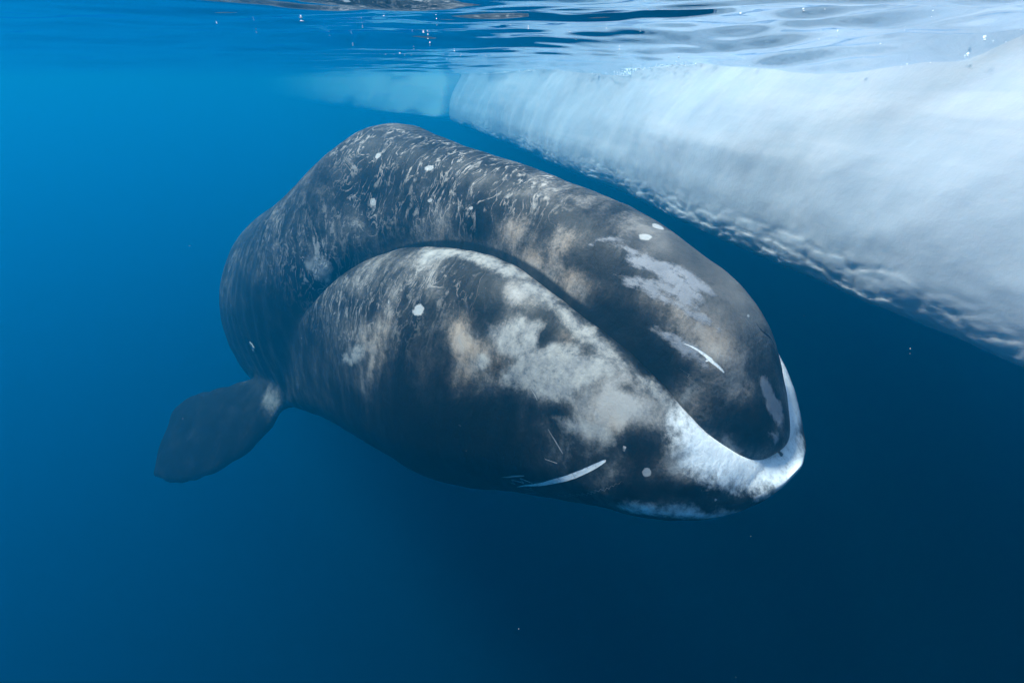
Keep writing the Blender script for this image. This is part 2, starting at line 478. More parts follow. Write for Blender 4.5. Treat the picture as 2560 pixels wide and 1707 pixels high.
# soften the folds where jaw, flippers and flukes grow out of the trunk (behind the mouth corner only)
wgt = sstep(4.4, 5.0, -co[:, 0]) * (1 - sstep(6.6, 7.6, -co[:, 0]))
wgt = wgt * (1 - 0.97 * sstep(1.62, 1.85, np.abs(co[:, 1])))
wgt = np.maximum(wgt, 0.6 * sstep(12.0, 12.4, -co[:, 0]) * (1 - sstep(0.6, 1.2, np.abs(co[:, 1]))))
cnt = np.bincount(ed.ravel(), minlength=len(co))[:, None]
for _ in range(36):
    acc = np.stack([np.bincount(ed[:, 0], co[ed[:, 1], k], len(co)) + np.bincount(ed[:, 1], co[ed[:, 0], k], len(co)) for k in range(3)], -1) / np.maximum(cnt, 1)
    co += (0.5 * wgt)[:, None] * (acc - co)
rest = co.copy()
d = np.maximum(-co[:, 0] - 3.5, 0)
co[:, 1] += BEND_Y * d ** 2; co[:, 2] += BEND_Z * d ** 2
co[:, 1] += 0.035 * np.maximum(d - 4.2, 0) ** 2          # the tail swings to the far side
tri_n = np.empty(len(wm.vertices) * 3, np.float32); wm.vertices.foreach_get("normal", tri_n); tri_n = tri_n.reshape(-1, 3)
lump = 0.012 * fbm(co * 1.5, 3, 200) + 0.0035 * fbm(co * np.array([9., 4., 4.]), 2, 210)
fold = sstep(4.8, 5.6, -rest[:, 0]) * (1 - sstep(7.0, 8.0, -rest[:, 0])) * 0.010 * np.sin(rest[:, 0] * 22 + 2.5 * fbm(co * 1.1, 2, 220))
co += (lump + fold)[:, None] * tri_n
wm.vertices.foreach_set("co", co.astype(np.float32).ravel())
wm.polygons.foreach_set("use_smooth", np.ones(len(wm.polygons), bool))
wm.update()
whale = bpy.data.objects.new("bowhead_whale", wm); SC.collection.objects.link(whale)
yaw, pit, rol = POSE[3:]
whale.matrix_world = Matrix.Translation(POSE[:3]) @ Matrix.Rotation(-math.pi / 2 + yaw, 4, 'Z') @ Matrix.Rotation(-pit, 4, 'Y') @ Matrix.Rotation(rol, 4, 'X')
tag(whale, "dark mottled bowhead whale with a white chin swimming under the surface", "whale")
print("WHALE verts", len(wm.vertices), "tris", sum(len(p.vertices) - 2 for p in wm.polygons))
#SKINDATA
PEEL = [[[-1.048,-0.318,1.08],[-1.056,-0.299,1.096],[-1.025,-0.267,1.1],[-1.011,-0.241,1.108],[-0.986,-0.211,1.111],[-0.885,-0.192,1.08],[-0.842,-0.158,1.074],[-0.771,-0.129,1.052],[-0.667,-0.111,1.006],[-0.58,-0.11,0.957],[-0.518,-0.119,0.912],[-0.554,-0.168,0.924],[-0.605,-0.185,0.951],[-0.542,-0.212,0.895],[-0.54,-0.234,0.88],[-0.589,-0.262,0.899],[-0.535,-0.266,0.852],[-0.61,-0.301,0.882],[-0.722,-0.322,0.929],[-0.842,-0.319,0.991],[-0.796,-0.293,0.988],[-0.724,-0.276,0.966],[-0.846,-0.289,1.016],[-0.914,-0.304,1.034],[-1.003,-0.322,1.055]],[[-1.324,-0.356,1.144],[-1.298,-0.308,1.179],[-1.19,-0.232,1.191],[-1.099,-0.202,1.164],[-1.128,-0.228,1.166],[-1.17,-0.256,1.171],[-1.198,-0.284,1.167],[-1.108,-0.252,1.145],[-1.03,-0.217,1.128],[-1.003,-0.234,1.108],[-1.025,-0.267,1.1],[-1.102,-0.278,1.129],[-1.213,-0.293,1.166],[-1.271,-0.321,1.163]],[[-1.077,-0.421,1.001],[-0.995,-0.391,0.993],[-0.915,-0.346,0.999],[-0.853,-0.331,0.986],[-0.782,-0.336,0.946],[-0.69,-0.321,0.913],[-0.59,-0.303,0.866],[-0.523,-0.273,0.835],[-0.461,-0.245,0.798],[-0.405,-0.233,0.747],[-0.449,-0.261,0.772],[-0.513,-0.287,0.814],[-0.579,-0.333,0.828],[-0.613,-0.33,0.857],[-0.681,-0.35,0.879],[-0.722,-0.372,0.881],[-0.76,-0.364,0.909],[-0.792,-0.382,0.906],[-0.839,-0.374,0.938],[-0.922,-0.395,0.953],[-0.976,-0.414,0.958],[-1.007,-0.402,0.988]],[[-0.72,-0.469,0.75],[-0.705,-0.457,0.763],[-0.596,-0.432,0.729],[-0.557,-0.408,0.728],[-0.493,-0.392,0.69],[-0.401,-0.371,0.621],[-0.386,-0.388,0.58],[-0.427,-0.41,0.597],[-0.485,-0.433,0.627],[-0.565,-0.452,0.671],[-0.659,-0.471,0.711]],[[-0.184,-0.073,0.432],[-0.178,-0.026,0.426],[-0.149,0.027,0.364],[-0.136,0.008,0.334],[-0.089,0.067,0.222],[-0.045,0.041,0.129],[-0.036,-0.024,0.114],[-0.09,-0.088,0.226],[-0.127,-0.106,0.302],[-0.16,-0.105,0.375]],[[-0.055,-0.141,0.127],[-0.037,-0.07,0.111],[-0.017,-0.059,0.062],[-0.019,-0.116,0.032],[-0.034,-0.124,0.082]]]
PALE = [[[-1.719,-0.989,0.657],[-1.632,-0.958,0.673],[-1.496,-0.907,0.703],[-1.492,-0.877,0.733],[-1.397,-0.854,0.734],[-1.318,-0.826,0.735],[-1.299,-0.888,0.669],[-1.265,-0.933,0.596],[-1.195,-0.865,0.651],[-1.12,-0.848,0.638],[-1.03,-0.783,0.663],[-0.998,-0.811,0.623],[-0.926,-0.78,0.612],[-0.808,-0.722,0.589],[-0.743,-0.76,0.521],[-0.827,-0.797,0.54],[-0.855,-0.86,0.482],[-0.926,-0.916,0.44],[-0.917,-0.951,0.364],[-0.996,-0.986,0.333],[-1.167,-1.034,0.318],[-1.247,-1.034,0.371],[-1.359,-1.059,0.334],[-1.459,-1.082,0.33],[-1.458,-1.059,0.417],[-1.376,-1.016,0.498],[-1.546,-1.036,0.53],[-1.582,-1.008,0.588],[-1.661,-1.012,0.596]],[[-0.931,-0.927,0.423],[-0.839,-0.879,0.441],[-0.796,-0.928,0.319],[-0.825,-0.95,0.285],[-0.903,-0.958,0.335]],[[-1.045,-1.034,0.213],[-0.976,-1.009,0.241],[-0.846,-0.967,0.256],[-0.702,-0.901,0.294],[-0.671,-0.935,0.185],[-0.827,-0.987,0.164],[-0.927,-1.014,0.16],[-1.004,-1.029,0.19]],[[-1.722,-1.106,0.433],[-1.647,-1.076,0.469],[-1.598,-1.079,0.447],[-1.663,-1.112,0.381],[-1.711,-1.121,0.38]],[[-1.689,-0.678,0.897],[-1.601,-0.584,0.877],[-1.307,-0.646,0.81],[-1.068,-0.666,0.731],[-0.85,-0.672,0.633],[-0.666,-0.649,0.528],[-0.522,-0.596,0.434],[-0.46,-0.511,0.34],[-0.405,-0.595,0.32],[-0.523,-0.648,0.422],[-0.637,-0.694,0.492],[-0.797,-0.735,0.574],[-0.953,-0.764,0.639],[-1.15,-0.765,0.721],[-1.283,-0.722,0.785],[-1.461,-0.731,0.828],[-1.636,-0.753,0.86]],[[-2.889,-0.723,0.917],[-2.511,-0.612,0.959],[-2.073,-0.594,0.966],[-1.639,-0.581,0.887],[-1.724,-0.704,0.896],[-2.051,-0.716,0.941],[-2.416,-0.735,0.942],[-2.659,-0.878,0.865]],[[-0.672,-0.658,0.529],[-0.522,-0.623,0.429],[-0.36,-0.53,0.283],[-0.247,-0.441,0.144],[-0.134,-0.334,0.046],[-0.225,-0.546,0.131],[-0.327,-0.631,0.226],[-0.468,-0.668,0.358],[-0.571,-0.679,0.452],[-0.671,-0.693,0.514]],[[-0.47,-0.911,-0.185],[-0.403,-0.871,-0.188],[-0.321,-0.816,-0.211],[-0.211,-0.718,-0.203],[-0.151,-0.659,-0.231],[-0.035,-0.455,-0.293],[-0.109,-0.594,-0.275],[-0.301,-0.796,-0.247],[-0.543,-0.932,-0.257]],[[-0.381,-0.734,0.204],[-0.343,-0.678,0.212],[-0.243,-0.576,0.139],[-0.221,-0.628,0.065],[-0.257,-0.71,0.021],[-0.327,-0.768,0.041],[-0.377,-0.776,0.127]],[[-3.44,-1.406,-0.06],[-3.232,-1.365,0.107],[-3.029,-1.343,0.169],[-3.109,-1.4,-0.013],[-3.328,-1.417,-0.107],[-3.581,-1.422,-0.182]],[[-4.596,-1.168,0.598],[-4.405,-1.059,0.665],[-4.266,-1.014,0.539],[-4.372,-1.078,0.358],[-4.463,-1.137,0.393],[-4.564,-1.174,0.509]]]
CHIN = [[[-0.47,-0.91,-0.199],[-0.321,-0.816,-0.211],[-0.211,-0.718,-0.21],[-0.151,-0.659,-0.231],[-0.036,-0.478,-0.278],[-0.055,-0.49,-0.297],[-0.116,-0.573,-0.311],[-0.305,-0.784,-0.287],[-0.549,-0.922,-0.29]]]
TONE = [[-3.45,-0.38,1.516,1.483,0.266,-0.106,0.161,-0.221,-0.27,-0.16],[-5.826,-1.37,0.472,1.303,0.219,0.194,0.738,-0.455,-0.833,-0.1],[-4.148,-1.34,0.016,0.433,0.04,0.12,0.118,-0.186,-0.568,-0.16],[-0.563,-0.776,0.367,0.266,0.246,0.003,0.087,-0.103,-0.202,0.13],[-0.9,-0.905,0.446,0.369,0.179,0.075,0.075,-0.084,-0.184,0.15],[-1.567,-1.086,0.399,0.728,0.203,0.196,0.06,-0.093,-0.427,0.1],[-0.338,-0.778,0.04,0.221,0.205,0.007,0.023,-0.021,-0.106,0.16],[-2.898,-1.275,0.347,1.196,0.163,0.32,0.178,-0.181,-0.43,0.05],[-0.617,-0.414,0.769,0.267,0.092,-0.074,0.007,-0.077,-0.094,0.08],[-1.993,-0.898,0.822,0.206,0.068,0.031,0.117,-0.102,-0.105,-0.5],[-1.788,-0.94,0.747,0.141,0.057,0.021,0.047,-0.045,-0.066,-0.4],[-1.356,-0.787,0.774,0.067,0.037,0.007,0.037,-0.038,-0.033,-0.3],[-1.268,-0.862,0.682,0.059,0.008,-0.016,-0.004,-0.065,-0.064,-0.35],[-2.013,-1.196,0.333,0.118,0.033,0.031,0.044,-0.062,-0.218,-0.35],[-1.377,-1.096,0.169,0.291,0.089,0.092,0.01,-0.017,-0.096,-0.25],[-1.725,-1.213,-0.075,0.456,0.104,0.174,-0.004,-0.017,-0.16,-0.35],[-1.051,-1.027,0.247,0.093,0.028,0.031,0.01,-0.012,-0.058,-0.3],[-0.662,-0.761,0.463,0.06,0.03,-0.019,0.004,-0.025,-0.026,-0.25],[-0.576,-0.816,0.331,0.1,0.08,0.008,0.026,-0.031,-0.067,0.12],[-0.858,-0.81,0.546,0.164,0.066,-0.029,0.007,-0.049,-0.055,0.2],[-0.705,-0.844,0.397,0.115,0.074,0.016,0.034,-0.039,-0.085,0.2],[-0.774,-0.952,0.232,0.131,0.054,0.038,0.019,-0.021,-0.084,0.2],[-1.924,-1.094,0.555,0.07,0.025,0.013,0.037,-0.04,-0.1,0.3],[-1.789,-1.095,0.488,0.088,0.027,0.02,0.019,-0.021,-0.057,0.25],[-1.881,-1.197,0.206,0.207,0.06,0.059,0.01,-0.025,-0.128,0.15],[-1.492,-1.059,0.445,0.066,0.02,0.017,0.011,-0.014,-0.051,-0.1],[-1.123,-0.803,0.683,0.057,0.034,0.006,0.027,-0.029,-0.036,0.05],[-1.676,-0.775,0.857,0.078,0.044,0.006,0.065,-0.062,-0.048,0.25],[-1.527,-0.766,0.828,0.115,0.027,-0.014,0.02,-0.044,-0.029,0.3],[-1.915,-1.013,0.688,0.099,0.029,0.019,0.035,-0.034,-0.057,0.2],[-0.533,-0.857,0.216,0.107,0.087,0.009,0.029,-0.031,-0.105,-0.35],[-0.456,-0.844,0.123,0.112,0.089,0.012,0.023,-0.023,-0.095,-0.2],[-0.303,-0.722,0.086,0.065,0.073,-0.005,0.028,-0.029,-0.098,0.3],[-0.673,-0.849,0.364,0.127,0.075,0.022,0.038,-0.043,-0.096,0.2],[-0.68,-0.771,0.466,0.04,0.032,0.002,0.016,-0.019,-0.029,-0.2],[-0.505,-0.929,-0.133,0.086,0.045,0.027,0.004,0.0,-0.079,-0.4],[-0.239,-0.733,-0.074,0.135,0.13,0.003,0.007,-0.004,-0.042,-0.45],[-0.023,-0.437,-0.169,0.107,0.191,-0.057,0.013,-0.014,-0.04,-0.1],[-0.327,-0.821,-0.17,0.142,0.111,0.021,0.002,0.001,-0.032,0.2],[-0.461,-0.718,0.318,0.053,0.06,-0.005,0.028,-0.035,-0.058,0.12],[-0.448,-0.895,-0.103,0.049,0.031,0.012,0.004,-0.002,-0.046,0.2],[-0.641,-0.979,-0.111,0.097,0.021,0.049,0.006,-0.004,-0.115,0.15],[-2.036,-1.303,-0.225,0.638,0.141,0.252,-0.033,-0.021,-0.287,-0.3],[-2.597,-1.389,-0.763,0.856,0.109,0.168,-0.313,0.04,-0.404,-0.8],[-2.027,-1.214,-0.762,0.535,0.138,0.158,-0.161,0.078,-0.291,-0.8],[-1.613,-1.204,-0.309,0.498,0.092,0.231,-0.017,-0.001,-0.131,-0.2],[-2.465,-1.285,0.248,0.252,0.057,0.069,-0.002,-0.172,-0.464,-0.45],[-2.986,-1.434,-0.248,0.224,0.016,0.09,-0.058,-0.024,-0.262,0.15],[-2.819,-1.264,0.368,0.342,0.051,0.09,0.086,-0.089,-0.213,0.15],[-3.247,-1.237,0.431,0.329,0.027,0.083,0.06,-0.05,-0.093,-0.25],[-3.623,-1.132,0.551,0.556,0.02,0.126,0.101,-0.06,-0.056,0.12],[-3.121,-0.984,0.781,0.556,0.057,0.101,0.152,-0.096,-0.061,0.06],[-2.597,-0.848,0.884,0.163,0.038,0.023,0.208,-0.15,-0.082,0.25],[-4.08,-1.301,0.141,0.28,0.004,0.08,0.075,-0.097,-0.273,0.05],[-1.974,-1.152,0.446,0.164,0.046,0.039,0.042,-0.057,-0.191,0.22],[-2.365,-1.025,0.732,0.268,0.056,0.051,0.089,-0.072,-0.085,0.2],[-2.873,-1.34,0.172,0.193,0.017,0.043,-0.058,-0.091,-0.299,0.15],[-4.859,-1.43,-0.453,0.55,0.013,0.187,-0.113,-0.094,-0.536,-0.03],[-3.465,-1.47,-0.644,1.065,0.016,0.494,-0.115,-0.019,-0.335,-0.3],[-1.243,-1.1,-0.362,0.362,0.053,0.193,-0.029,0.019,-0.12,-0.2],[-4.687,-1.479,-0.8,1.085,0.031,0.432,-0.218,-0.017,-0.413,-0.05],[-1.308,-0.419,1.078,0.162,0.02,-0.03,0.008,-0.053,-0.062,-0.3],[-1.1,-0.401,1.032,0.19,0.011,-0.06,0.008,-0.057,-0.064,-0.3],[-0.901,-0.494,0.8,0.272,0.041,-0.042,-0.006,-0.039,-0.078,-0.45],[-0.785,-0.532,0.668,0.246,0.031,-0.076,-0.01,-0.047,-0.102,-0.55],[-0.626,-0.528,0.54,0.148,0.019,-0.066,-0.013,-0.031,-0.095,-0.4],[-0.1,-0.14,0.235,0.037,0.113,-0.04,0.026,-0.032,-0.072,-0.35],[-0.096,-0.241,0.141,0.098,0.148,-0.092,0.001,-0.032,-0.053,-0.25],[-0.357,-0.439,0.433,0.143,0.06,-0.076,-0.017,-0.039,-0.077,-0.1],[-0.164,-0.368,0.069,0.08,0.085,-0.086,0.006,-0.054,-0.013,0.1],[-0.053,-0.211,0.014,0.074,0.13,-0.034,0.007,0.003,-0.055,0.05],[-1.304,-0.519,0.91,0.146,0.014,-0.02,-0.009,-0.031,-0.08,0.3],[-1.502,-0.397,1.135,0.148,0.022,0.021,0.074,-0.081,-0.094,0.22],[-1.008,-0.508,0.823,0.087,0.031,0.014,0.018,-0.02,-0.053,0.08],[-0.403,-0.304,0.693,0.115,0.081,-0.056,0.01,-0.073,-0.074,0.16],[-0.356,-0.166,0.727,0.065,0.127,-0.026,0.058,-0.08,-0.116,0.1],[-0.252,-0.249,0.489,0.069,0.149,-0.038,0.041,-0.042,-0.139,0.16],[-0.358,-0.295,0.646,0.077,0.103,-0.013,0.022,-0.028,-0.051,0.2],[-0.333,-0.46,0.33,0.116,0.047,-0.059,-0.014,-0.028,-0.06,0.08],[-0.214,-0.289,0.37,0.063,0.112,-0.026,0.022,-0.024,-0.068,0.12],[-0.923,0.239,1.067,0.416,-0.071,-0.171,0.0,0.0,0.0,0.15],[-0.547,0.149,0.919,-0.166,0.654,-0.133,0.255,-0.211,-0.101,0.12],[-1.064,-0.021,1.188,0.226,-0.001,-0.077,0.062,-0.168,-0.035,0.22],[-0.346,0.149,0.725,-0.024,0.224,-0.034,0.137,0.04,-0.199,0.14],[-0.229,0.502,0.144,-0.105,0.449,-0.233,0.113,-0.134,-0.109,0.15],[-1.556,-0.238,1.289,0.128,0.052,0.006,0.057,-0.063,-0.052,-0.3],[-1.428,-0.099,1.315,0.178,-0.014,-0.052,0.039,-0.101,-0.034,0.18],[-2.029,-0.411,1.168,0.154,0.057,0.068,0.088,-0.032,-0.079,0.35],[-1.749,-0.469,1.011,0.155,0.0,-0.015,-0.021,-0.025,-0.074,0.22],[-2.471,-0.47,1.115,0.172,0.013,0.023,0.006,-0.021,-0.141,-0.35],[-1.762,-0.347,1.233,0.094,0.02,0.009,0.05,-0.053,-0.063,-0.25],[-2.871,-0.52,1.081,0.095,0.012,-0.002,-0.018,-0.025,-0.094,0.22],[-2.898,-0.485,1.191,0.172,0.025,0.017,0.015,-0.016,-0.043,0.15],[-3.186,-0.547,1.166,0.167,0.038,0.014,0.018,-0.022,-0.06,-0.25],[-3.495,-0.665,0.978,0.168,0.037,0.018,0.006,-0.022,-0.1,-0.2],[-4.047,-0.822,0.954,0.236,0.091,0.016,0.017,-0.047,-0.179,0.15],[-3.894,-0.593,1.38,0.613,0.162,0.026,0.128,-0.114,-0.233,-0.18],[-2.289,-0.155,1.48,0.175,0.056,-0.02,0.042,-0.055,-0.038,-0.2],[-2.06,-0.098,1.457,0.216,0.007,-0.044,0.06,-0.114,-0.04,0.25],[-2.312,-0.359,1.316,0.201,0.045,0.015,0.044,-0.042,-0.06,-0.25],[-2.12,-0.259,1.386,0.199,0.051,0.011,0.027,-0.027,-0.026,0.2],[-5.63,-1.598,-0.245,0.996,0.108,0.258,-0.28,-0.06,-0.529,-0.35],[-4.158,-0.948,0.582,0.156,0.1,0.006,-0.036,-0.021,-0.169,-0.2],[-4.748,-1.287,0.196,0.255,0.12,0.028,-0.044,-0.039,-0.221,-0.1],[-5.545,-1.483,0.264,0.715,0.068,0.144,0.085,-0.158,-0.477,0.0],[-6.653,-2.629,-2.229,0.669,0.357,0.166,0.227,-0.172,-0.4,-0.1],[-7.068,-1.628,-1.666,-0.332,0.116,-0.152,0.238,-0.049,0.08,0.45],[-5.741,-1.659,-1.539,0.118,0.029,-0.065,-0.057,-0.12,-0.103,0.4],[-6.978,-2.241,-1.732,0.499,0.299,0.081,0.164,-0.068,-0.096,-0.1]]
BROWN = [[-1.92,-1.099,0.544,0.102,0.036,0.02,0.055,-0.062,-0.165,0.9],[-1.763,-1.092,0.483,0.135,0.039,0.032,0.023,-0.026,-0.07,0.9],[-1.528,-1.067,0.441,0.112,0.028,0.031,0.015,-0.019,-0.066,1.2],[-1.118,-0.801,0.683,0.092,0.013,-0.026,0.001,-0.048,-0.041,1.2],[-1.882,-1.193,0.227,0.207,0.06,0.059,0.012,-0.028,-0.142,0.9],[-2.897,-1.31,0.261,0.524,0.066,0.151,0.102,-0.117,-0.31,0.8],[-2.187,-1.249,0.259,0.447,0.099,0.129,0.049,-0.092,-0.371,0.5],[-1.304,-0.519,0.91,0.169,0.017,-0.023,-0.011,-0.037,-0.095,1.0],[-1.502,-0.397,1.135,0.167,0.024,0.023,0.079,-0.086,-0.1,0.7],[-1.018,-0.496,0.853,0.092,0.035,0.014,0.022,-0.025,-0.063,0.6],[-0.715,-0.388,0.859,0.225,0.064,-0.057,0.006,-0.06,-0.071,0.6],[-0.415,-0.289,0.718,0.136,0.089,-0.063,0.012,-0.081,-0.077,0.7],[-0.247,-0.254,0.474,0.089,0.188,-0.048,0.042,-0.042,-0.146,0.7],[-0.303,-0.722,0.086,0.082,0.091,-0.007,0.032,-0.033,-0.112,0.9],[-0.276,-0.425,0.301,0.201,0.155,-0.163,-0.019,-0.052,-0.096,0.5],[-0.442,-0.844,0.098,0.07,0.056,0.007,0.017,-0.016,-0.075,0.7],[-0.487,-0.903,-0.0,0.076,0.05,0.015,0.012,-0.01,-0.083,0.4],[-2.022,-0.419,1.151,0.162,0.071,0.103,0.09,-0.031,-0.086,0.8],[-1.749,-0.469,1.011,0.165,0.0,-0.016,-0.021,-0.025,-0.074,1.0],[-2.847,-0.526,1.025,0.166,0.029,0.02,0.001,-0.01,-0.063,0.6],[-0.815,-0.922,0.346,0.096,0.042,0.024,0.03,-0.034,-0.091,0.5],[-0.714,-0.925,0.249,0.125,0.056,0.034,0.017,-0.018,-0.065,0.7]]
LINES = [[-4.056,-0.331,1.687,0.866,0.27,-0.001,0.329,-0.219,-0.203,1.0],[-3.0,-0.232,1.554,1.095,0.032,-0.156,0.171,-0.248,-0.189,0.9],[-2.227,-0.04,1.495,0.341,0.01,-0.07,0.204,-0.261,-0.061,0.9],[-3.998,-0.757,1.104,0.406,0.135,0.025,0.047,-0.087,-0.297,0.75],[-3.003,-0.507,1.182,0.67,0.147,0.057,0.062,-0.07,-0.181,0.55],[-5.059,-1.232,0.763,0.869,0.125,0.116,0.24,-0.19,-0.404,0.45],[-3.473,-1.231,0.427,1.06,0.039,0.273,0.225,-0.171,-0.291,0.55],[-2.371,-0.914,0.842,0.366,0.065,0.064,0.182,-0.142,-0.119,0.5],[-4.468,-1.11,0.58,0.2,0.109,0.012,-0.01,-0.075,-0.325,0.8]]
SMOOTH = [[-0.722,0.184,1.003,0.176,0.295,-0.195,0.242,-0.358,0.053,1.0],[-0.374,0.05,0.78,0.054,0.352,-0.103,0.12,-0.197,-0.152,0.8],[-1.045,-0.047,1.179,0.177,0.066,-0.061,0.075,-0.166,-0.045,0.7]]
SPOTS = [[-2.411,-1.112,0.608,0.076,0.011,0.018,0.025,-0.022,-0.038],[-0.433,-0.859,0.033,0.022,0.016,0.003,0.005,-0.005,-0.03],[-3.797,-0.661,1.203,0.043,0.012,0.003,0.009,-0.012,-0.034],[-1.066,-0.095,1.181,0.026,0.036,-0.004,0.021,-0.028,-0.012],[-1.106,0.109,1.201,0.0,0.048,-0.01,0.024,-0.035,-0.002],[-1.196,0.031,1.241,0.01,0.024,-0.004,0.015,-0.021,-0.006],[-0.493,-0.201,0.859,0.01,0.013,-0.002,0.008,-0.012,-0.014],[-1.355,-0.037,1.3,0.01,0.019,-0.002,0.013,-0.016,-0.006],[-1.566,-0.078,1.349,0.012,0.013,-0.001,0.014,-0.016,-0.007],[-0.475,0.098,0.88,0.001,0.014,-0.004,0.006,-0.012,-0.002],[-0.453,0.094,0.863,0.001,0.014,-0.004,0.006,-0.011,-0.003],[-0.491,0.058,0.9,0.002,0.01,-0.003,0.005,-0.009,-0.003],[-0.367,0.028,0.772,0.003,0.016,-0.005,0.005,-0.008,-0.006],[-1.537,-0.195,1.307,0.01,0.005,0.0,0.007,-0.008,-0.005],[-2.097,-0.469,1.034,0.026,0.003,0.004,0.005,-0.006,-0.017],[-3.233,-0.331,1.509,0.055,0.016,0.001,0.017,-0.014,-0.018],[-3.966,-0.437,1.589,0.034,0.01,0.0,0.025,-0.017,-0.021],[-2.534,-0.423,1.254,0.027,0.003,0.003,0.007,-0.007,-0.013],[-2.61,-0.287,1.447,0.011,0.003,0.0,0.007,-0.006,-0.007],[-3.061,-0.474,1.268,0.033,0.009,0.002,0.008,-0.007,-0.016],[-2.924,-1.42,-0.146,0.021,0.002,0.008,-0.004,-0.003,-0.024],[-1.301,-0.028,1.281,0.005,0.009,-0.001,0.006,-0.008,-0.003],[-0.908,0.226,1.066,0.006,0.002,-0.004,0.005,-0.004,-0.0],[-2.925,-1.421,-0.155,0.02,0.002,0.008,-0.003,-0.003,-0.02],[-2.879,-0.415,1.321,0.025,0.004,0.002,0.008,-0.008,-0.015],[-0.57,-0.905,0.158,0.011,0.007,0.002,0.004,-0.004,-0.017],[-1.458,-0.7,0.838,0.011,0.009,-0.0,0.012,-0.012,-0.006],[-0.513,-0.932,-0.178,0.006,0.002,0.002,0.0,0.0,-0.006],[-0.384,-0.854,-0.102,0.003,0.002,0.001,0.001,-0.0,-0.005],[-0.313,-0.793,-0.068,0.005,0.005,0.001,0.001,-0.001,-0.005],[-0.258,-0.75,-0.075,0.003,0.002,0.0,0.001,-0.0,-0.004],[-0.201,-0.698,-0.092,0.005,0.005,-0.0,0.001,-0.0,-0.006],[-0.11,-0.586,-0.12,0.004,0.006,-0.001,0.001,-0.001,-0.005],[-0.166,-0.67,-0.15,0.002,0.002,-0.0,0.0,-0.0,-0.003],[-0.114,-0.603,-0.146,0.002,0.003,-0.001,0.001,-0.0,-0.003],[-0.048,-0.509,-0.193,0.002,0.003,-0.001,0.001,-0.0,-0.003],[-0.262,-0.765,-0.178,0.003,0.003,0.0,0.0,0.0,-0.004],[0.031,-0.342,-0.191,0.002,0.003,-0.001,0.001,-0.001,-0.002]]
SCARS = [([[-1.413,-1.073,-0.579],[-1.15,-1.071,-0.386],[-0.918,-1.047,-0.199],[-0.769,-1.003,-0.062],[-0.648,-0.959,0.066]],0.022,1.0),([[-0.535,-0.42,0.693],[-0.484,-0.396,0.677],[-0.43,-0.375,0.647],[-0.376,-0.354,0.611],[-0.388,-0.363,0.616],[-0.335,-0.339,0.573],[-0.298,-0.317,0.53]],0.011,1.0),([[-1.255,-1.034,0.374],[-1.197,-1.037,0.326],[-1.162,-1.041,0.283]],0.005,0.3),([[-1.075,-1.055,0.141],[-1.044,-1.055,0.107],[-1.01,-1.051,0.067],[-0.93,-1.039,-0.036]],0.006,0.4),([[-1.509,-1.14,-0.503],[-1.381,-1.124,-0.424],[-1.262,-1.107,-0.353]],0.01,0.4),([[-1.84,-1.247,-0.123],[-1.793,-1.234,-0.138]],0.004,0.3),([[-2.843,-1.127,0.626],[-2.795,-1.177,0.545]],0.01,0.5),([[-0.334,0.065,0.722],[-0.295,0.111,0.651],[-0.273,0.216,0.563],[-0.244,0.242,0.486]],0.01,-0.9),([[-1.553,-0.945,-0.81],[-1.372,-0.981,-0.675],[-1.228,-1.004,-0.563]],0.006,0.35)]
EYE = [-5.981,-1.661,-0.742]
#ENDSKINDATA
#SKIN
nV = len(co)
def blob_field(blobs, power=1.0):
    f = np.zeros(nV)
    for b in blobs:
        c, a1, a2, amp = np.array(b[0:3]), np.array(b[3:6]), np.array(b[6:9]), b[9]
        n_ = np.cross(a1, a2); L = np.linalg.norm(n_)
        if L < 1e-6: continue
        r = max(np.linalg.norm(a1), np.linalg.norm(a2))
        n_ = n_ / L * max(0.35, r)
        inv = np.linalg.inv(np.stack([a1, a2, n_], 1))
        near = np.where((np.abs(co - c) < 2.6 * r + 0.3).all(1))[0]
        q = (co[near] - c) @ inv.T
        f[near] += amp * np.exp(-0.9 * (q ** 2).sum(1) ** power)
    return f

def poly_sdf(polys, depth=0.35):
    f = np.full(nV, -0.4)
    for pts in polys:
        p = np.array(pts); c = p.mean(0)
        _, _, vt = np.linalg.svd(p - c)
        P2 = (p - c) @ vt[:2].T
        lo_, hi_ = p.min(0) - 0.35, p.max(0) + 0.35
        near = np.where(((co > lo_) & (co < hi_)).all(1))[0]
        loc = (co[near] - c) @ vt.T
        k = np.abs(loc[:, 2]) < depth
        near, q = near[k], loc[k, :2]
        A, B = P2, np.roll(P2, -1, 0)
        dmin = np.full(len(q), 9.0); ins = np.zeros(len(q), bool)
        for a_, b_ in zip(A, B):
            e = b_ - a_; t = np.clip(((q - a_) @ e) / max(e @ e, 1e-9), 0, 1)
            dmin = np.minimum(dmin, np.hypot(*(q - a_ - t[:, None] * e).T))
            cr = ((a_[1] > q[:, 1]) != (b_[1] > q[:, 1]))
            xi = a_[0] + (q[:, 1] - a_[1]) / (b_[1] - a_[1] + 1e-12) * e[0]
            ins ^= cr & (q[:, 0] < xi)
        f[near] = np.maximum(f[near], np.where(ins, dmin, -dmin))
    return np.clip(f, -0.4, 0.4)

